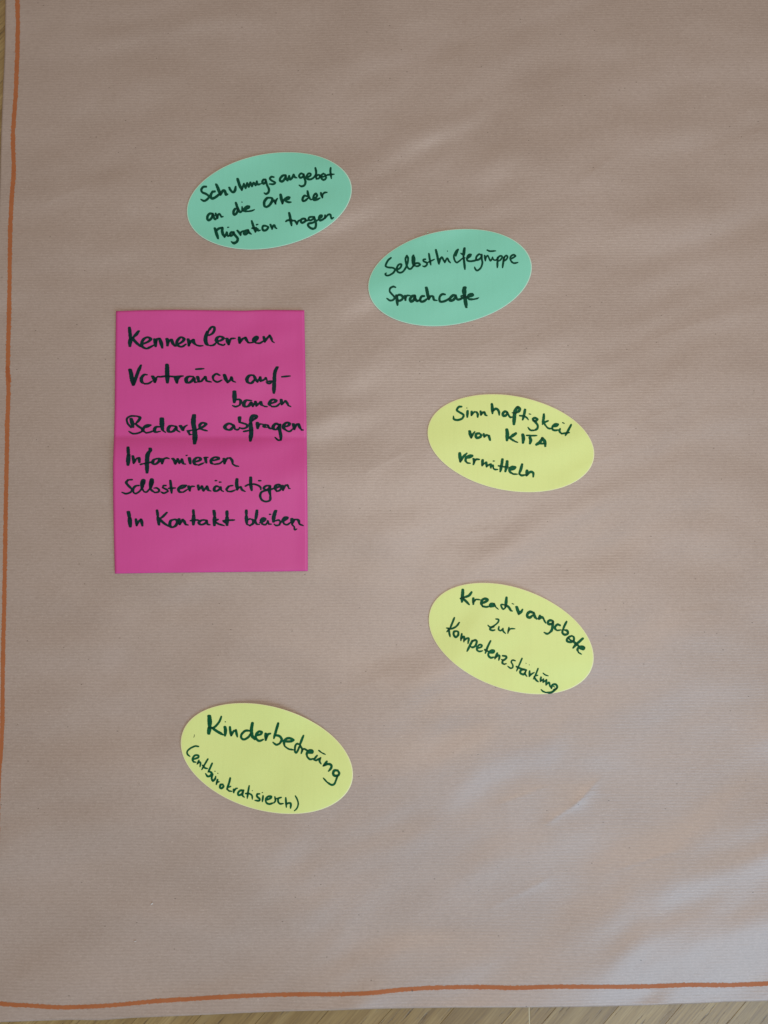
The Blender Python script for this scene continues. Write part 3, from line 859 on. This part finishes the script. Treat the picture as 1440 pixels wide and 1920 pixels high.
W_Y3 = [
 ("Kinderbetreuung", (42, 34, 0), """@Q w60 470,108 480,220 475,320; w64 475,310 462,415; r30 675,122 640,210 572,290 512,320; r36 520,312 600,370 708,430; w46 735,295 745,370 735,448; r22 740,210 748,213;
 w38 820,300 827,370 840,445; r30 845,440 880,372 920,352; r36 922,352 930,400 945,462; r32 1150,362 1082,362 1018,420 1012,480 1060,508 1130,470 1172,402; w46 1200,228 1182,350 1200,460 1240,508;
 r32 1262,442 1338,420 1358,385 1312,375 1262,420 1262,490 1312,533 1385,508; @R w48 75,320 75,432; r34 82,400 112,335 155,318;
 w38 285,145 252,260 212,400; r36 250,350 305,362 345,420 310,488; r30 310,488 252,508 197,468; r34 392,452 500,450 542,430 500,402 432,402 382,450 392,530; r24 392,530 460,578 552,596;
 w32 710,355 672,450 652,515; r28 640,502 602,492 572,530 567,620 590,642 622,592 650,515; r28 660,525 690,590 672,655; r26 690,600 722,578 790,612;
 r32 792,642 860,640 860,608 812,602 768,650 772,710; r28 772,710 820,752 890,742; r30 942,690 892,755 922,775; r28 922,775 1000,728; r28 1000,728 982,782 1008,832; r26 970,605 1012,638; r20 1010,638 1082,672;
 r34 1105,790 1045,865; r34 1050,860 1120,832 1178,850 1178,900 1135,952; r34 1290,942 1232,942 1212,990 1232,1028 1290,1028 1313,990 1290,942; r28 1292,1020 1262,1100 1232,1170 1180,1183 1110,1140; r24 1110,1140 1045,1070"""),
 ("(entbürokratisieren)", (28, 26, 0), """@Q r24 290,627 230,622 150,660 100,710 105,760 145,795; 218,840 288,810 283,778 230,777 192,830 202,880 245,893; 297,860 267,925; r24 272,915 310,890 325,912 315,968;
 r26 448,838 400,920 345,1018; r26 358,945 400,990 442,1000; r28 520,912 490,980 452,1060; r28 470,1050 510,1070 490,1120 442,1130 410,1085; r28 530,1095 512,1160 532,1208 570,1172 580,1132; r20 567,1044 570,1048; r20 616,1079 619,1082;
 w32 612,1185 590,1270; r26 600,1235 640,1222; r30 700,1268 662,1272 652,1318 680,1333 713,1300 700,1268; r30 825,1162 800,1260 767,1350; r26 830,1302 790,1318; r30 772,1345 802,1375; r26 800,1376 850,1385;
 w34 885,1350 885,1408; r26 890,1380 920,1340 948,1332; @S r30 420,828 362,832 328,870 338,908 390,890 415,832; r28 415,840 402,910 432,943; r26 515,752 497,850 482,962; r26 455,882 512,882 560,912 568,975; r18 567,832 570,834;
 r28 690,887 652,892 647,930 690,970 680,1003 612,995; r28 750,922 737,1018; r20 733,866 742,864; r28 802,990 878,960 888,932 842,930 797,970 802,1030 850,1058 922,1040;
 r26 948,937 958,1000 932,1040; r24 958,975 1000,958; r26 1055,947 1012,962 1002,1010 1032,1053 1090,1050; r28 1132,955 1142,1110; r28 1142,1062 1182,1042 1218,1052 1213,1128;
 r22 1295,922 1330,990 1343,1060 1320,1130 1278,1172"""),
]


# ------------------------------------------------------------------ cards
def oval_card(label, cx, cy, a, b, phi, mat, emat, curls, words, ink, bold=None):
    """measured oval (centre, half axes, tilt in photo px); curls: (direction deg, lift m, sharpness)"""
    ph = math.radians(phi)

    def outline(th, k=1.0):
        u, v = a * k * np.cos(th), b * k * np.sin(th)
        return cx + u * math.cos(ph) - v * math.sin(ph), cy + u * math.sin(ph) + v * math.cos(ph)
    ccx, ccy = P(cx, cy)
    c, s = math.cos(ph), math.sin(ph)

    def top(x, y):
        px, py = unP(x, y)
        dx, dy = px - cx, py - cy
        u, v = (dx * c + dy * s) / a, (-dx * s + dy * c) / b
        r = np.hypot(u, v)
        th = np.arctan2(-dy, dx)
        z = sheet_z(x, y) + 0.0011
        for d, lift, pw in curls:
            k = np.clip(np.cos(th - math.radians(d)), 0, None) ** pw
            z = z + lift * k * np.clip(r, 0, 1.05) ** 3.2
        return z
    NR, NT = 30, 180
    th = np.linspace(0, 2 * math.pi, NT, endpoint=False)
    jit = 1 + 0.0012 * np.cos(3 * th + 1) + 0.0008 * np.cos(7 * th)
    rings = []
    ks = list(np.linspace(0, 1, NR + 1)[1:] * 0.989)
    co, fa, fm_ = [], [], []
    x, y = P(cx, cy)
    co.append((float(x), float(y), float(top(x, y))))
    for k in ks:
        x, y = P(*outline(th, k * jit))
        z = top(x, y)
        co += list(zip(x, y, z))
    x, y = P(*outline(th, 1.0 * jit))
    z = top(x, y) - 0.0001
    co += list(zip(x, y, z))                     # slightly crushed cut edge
    co += list(zip(x, y, z - 0.0003))            # underside outline
    for k in (0.97, 0.9, 0.8, 0.65, 0.5, 0.3, 0.1):
        x, y = P(*outline(th, k * jit))
        co += list(zip(x, y, top(x, y) - 0.0004))
    co.append((float(P(cx, cy)[0]), float(P(cx, cy)[1]), co[0][2] - 0.0004))
    nring = len(ks) + 9

    def vi(r, t):
        return 1 + r * NT + t % NT
    for t in range(NT):
        fa.append((0, vi(0, t + 1), vi(0, t)))
        fm_.append(0)
        for r in range(nring - 1):
            fa.append((vi(r, t), vi(r, t + 1), vi(r + 1, t + 1), vi(r + 1, t)))
            fm_.append(0 if r < len(ks) - 1 else 1)
        fa.append((vi(nring - 1, t), vi(nring - 1, t + 1), len(co) - 1))
        fm_.append(1)
    me = bpy.data.meshes.new("oval_card")
    ca_ = np.array(co)
    co = np.stack(raise_to(ca_[:, 0], ca_[:, 1], ca_[:, 2]), -1).tolist()
    me.from_pydata(co, [], fa)
    bm = bmesh.new()
    bm.from_mesh(me)
    bmesh.ops.recalc_face_normals(bm, faces=bm.faces)
    bm.to_mesh(me)
    bm.free()
    me.materials.append(mat)
    me.materials.append(emat)
    me.polygons.foreach_set('material_index', fm_)
    root = link("oval_card", me)
    tag(root, label, "card", group="oval moderation cards")
    for text, nib, data in words:
        o = ink_film("handwriting", parse(data, nib, bold), top, ink, root)
        o['label'] = 'green handwriting reading "%s"' % text
    return root, top


oval_card("mint green oval card nearest the top, handwritten Schulungsangebot an die Orte der Migration tragen",
          504.8, 376.4, 156.8, 88.0, -11.05, M_GREEN, M_EDGE_G, [(125, 0.0030, 3)], W_G1, M_INK_GD)
oval_card("mint green oval card to the lower right of the other green one, reading Selbsthilfegruppe Sprachcafe",
          843.5, 520.3, 155.2, 88.6, -10.1, M_GREEN, M_EDGE_G, [(100, 0.0024, 4)], W_G2, M_INK_GD)
oval_card("yellow oval card below the green cards, handwritten Sinnhaftigkeit von KITA vermitteln",
          957.6, 831.0, 158.4, 88.8, 10.7, M_YELLOW, M_EDGE_Y, [(70, 0.0020, 4)], W_Y1, M_INK_G, 1.30)
oval_card("yellow oval card tilted down to the right, reading Kreativangebote zur Kompetenzstärkung",
          958.2, 1197.2, 161.3, 94.5, 20.1, M_YELLOW, M_EDGE_Y, [(85, 0.0028, 4)], W_Y2, M_INK_G, 1.32)
lower_left, lower_left_top = oval_card("yellow oval card at lower left, reading Kinderbetreuung (entbürokratisieren)",
          500.0, 1422.1, 165.8, 97.4, 15.9, M_YELLOW, M_EDGE_Y, [(78, 0.0045, 5), (160, 0.0008, 4)], W_Y3, M_INK_G, 1.32)

o = ink_film("pen_mark", [(np.array([(364.6, 1377.5), (364.2, 1380), (363.2, 1383)]), (1.5, 1.3, 0))], lower_left_top,
             flat_material("faint_pen_mark", (0.16, 0.20, 0.06)), lower_left, g=0.3)
o['label'] = "faint short pen tick near the left edge of the card"

# pink A4 paper, once folded across the middle
PINK_L = [(570, 217.5), (583, 217.3), (700, 215.8), (770, 215.0), (822, 213.6), (870, 211.8), (940, 212.2), (1010, 213.6), (1075, 215.3), (1090, 215.6)]
PINK_R = [(570, 570.2), (582, 570.6), (640, 571.6), (760, 574.2), (820, 575.2), (900, 576.2), (1000, 577.0), (1071, 577.2), (1090, 577.4)]
PINK_T = [(217, 583.2), (260, 581.6), (330, 580.6), (400, 581.6), (460, 582.4), (500, 580.8), (540, 581.2), (571, 581.6)]
PINK_B = [(215, 1075.6), (300, 1074.0), (400, 1073.0), (480, 1072.0), (577, 1070.8)]
FOLD = [(213, 818.0), (300, 818.8), (400, 819.6), (500, 819.4), (576, 819.0)]
fx_, fy_ = zip(*FOLD)


def pink_top(x, y):
    px, py = unP(x, y)
    d = (py - np.interp(px, fx_, fy_)) * 0.0006
    s = np.clip((px - 213) / 364, 0, 1)
    up = np.where(d < 0, -d, 0)
    dn = np.where(d > 0, d, 0)
    z = 0.0052 * (1 - np.exp(-up / 0.026)) * np.exp(-up / 0.12)
    z = z + (0.0130 * (1 - 0.45 * s)) * (1 - np.exp(-dn / 0.024)) * np.exp(-dn / 0.070)
    # edges that do not lie quite flat
    z = z + 0.0010 * np.exp(-((py - 583) / 14) ** 2) * (0.4 + 0.6 * np.sin(px * 0.03 + 1) ** 2)
    z = z + 0.0012 * 0.6 * np.exp(-((px - 577) / 14) ** 2)
    z = z + 0.0010 * np.exp(-((py - 1072) / 16) ** 2) * np.exp(-((px - 500) / 60) ** 2)
    return sheet_z(x, y) + 0.0008 + z


la2, lb2 = zip(*PINK_L)
ra2, rb2 = zip(*PINK_R)
ta2, tb2 = zip(*PINK_T)
ba2, bb2 = zip(*PINK_B)
nxp, n1, n2 = 70, 60, 64
tv = np.concatenate([np.linspace(0, 1, n1 + 1), 1 + np.linspace(0, 1, n2 + 1)[1:]])
sv = np.linspace(0, 1, nxp + 1)
T2, S2 = np.meshgrid(tv, sv, indexing='ij')
pxm = 216 + S2 * 358
tp, fp, bp = np.interp(pxm, ta2, tb2), np.interp(pxm, fx_, fy_), np.interp(pxm, ba2, bb2)
pym = np.where(T2 <= 1, tp + (fp - tp) * T2, fp + (bp - fp) * (T2 - 1))
l_, r_ = np.interp(pym, la2, lb2), np.interp(pym, ra2, rb2)
pxm = l_ + S2 * (r_ - l_)
wx, wy = P(pxm, pym)
pink = link("folded_paper", grid_mesh("folded_paper", wx, wy, pink_top(wx, wy)), None, [M_PINK, M_EDGE_P])
tag(pink, "bright pink rectangular paper with a crease across its middle and seven lines of dark writing", "paper")
sm = pink.modifiers.new("thickness", 'SOLIDIFY')
sm.thickness = 0.00018
sm.offset = -1
sm.material_offset_rim = 1
for text, nib, data in W_P:
    o = ink_film("handwriting", parse(data, nib), pink_top, M_INK_P, pink)
    o['label'] = 'dark green handwriting reading "%s"' % text

# ------------------------------------------------------------------ orange border drawn on the sheet
BL1 = [(32.0, -60), (32.3, -10), (33.4, 30), (33.5, 45), (32.8, 85), (32.3, 110), (30.6, 146), (29.8, 170), (27.2, 208), (24.6, 245), (24.5, 270),
       (25.6, 305), (25.3, 333), (22.6, 362), (20.4, 400), (19.0, 440), (18.4, 490), (17.6, 540), (16.8, 600), (15.6, 640), (15.0, 670), (14.6, 695), (16.3, 708), (18.2, 715)]
BL2 = [(14.0, 690), (15.2, 716), (15.6, 740), (15.0, 765), (13.4, 800), (12.8, 850), (11.8, 900), (10.6, 960), (9.2, 1050), (8.2, 1110), (6.8, 1170), (5.9, 1210), (5.4, 1260),
       (5.0, 1300), (4.6, 1340), (3.9, 1365), (2.8, 1392), (0.9, 1420), (-1.6, 1450), (-3.6, 1500), (-4.6, 1560), (-5, 1620)]
BB = [(-14, 1880), (0, 1881.8), (25, 1884), (60, 1885.8), (90, 1888), (120, 1888.9), (160, 1887.7), (200, 1885.6), (240, 1882.4), (270, 1879.2), (310, 1875.8), (360, 1873),
      (410, 1869.9), (460, 1867.4), (510, 1865.4), (560, 1864.5), (620, 1864.4), (665, 1863.4), (701, 1861.6), (740, 1857), (775, 1854.2), (813, 1852.2), (867, 1851), (915, 1851), (964, 1852.4),
      (1008, 1851), (1056, 1850), (1109, 1850.4), (1179, 1850.2), (1212, 1849.6), (1251, 1848.2), (1290, 1846.8), (1318, 1846.9), (1359, 1847.2), (1387, 1846.4), (1440, 1844.4), (1500, 1843), (1570, 1841)]
for nm, ln, wd, lab in (("border_line", [BL1, BL2], 8.0, "orange felt pen line down the left border"),
                        ("border_line", [BB], 8.0, "orange felt pen line along the lower border")):
    o = ink_film(nm, [(np.array(q, float), (wd, wd, 0)) for q in ln], sheet_z, M_ORANGE, sheet, g=0.7, rough_edge=0.30, off=0.00013, taper=0.95)
    o['label'] = lab

# ------------------------------------------------------------------ crumbs and stray marks
def crumb(px, py, r, flat, ang, label, mat=M_CRUMB):
    bm = bmesh.new()
    bmesh.ops.create_icosphere(bm, subdivisions=2, radius=1)
    rr = random.Random(int(px))
    for v in bm.verts:
        k = 1 + rr.uniform(-0.25, 0.25)
        v.co.x *= r * k
        v.co.y *= r * flat * k
        v.co.z *= r * 0.3
    me = bpy.data.meshes.new("paper_crumb")
    bm.to_mesh(me)
    bm.free()
    o = link("paper_crumb", me, None, [mat])
    x, y = P(px, py)
    x, y, z = raise_to(x, y, sheet_z(x, y))
    o.location = (float(x), float(y), float(z) + r * 0.25 + 0.0003)
    o.rotation_euler = (0, 0, math.radians(ang))
    tag(o, label, "crumb")


crumb(285, 1694, 0.0016, 0.5, 35, "tiny white paper crumb on the brown sheet below the lower left yellow card")
crumb(254, 1764, 0.0014, 0.45, 20, "tiny pale crumb on the brown sheet near the lower left corner, below the other crumb")
crumb(802, 436.5, 0.0011, 0.6, 50, "tiny mint green nib of torn card at the upper edge of the right green card", M_EDGE_G)
o = ink_film("pen_dot", [(np.array([(772.6, 1856), (773.0, 1859)]), (1.6, 1.6, 0))], sheet_z, M_SPECK, sheet, g=0.3, off=0.0003)
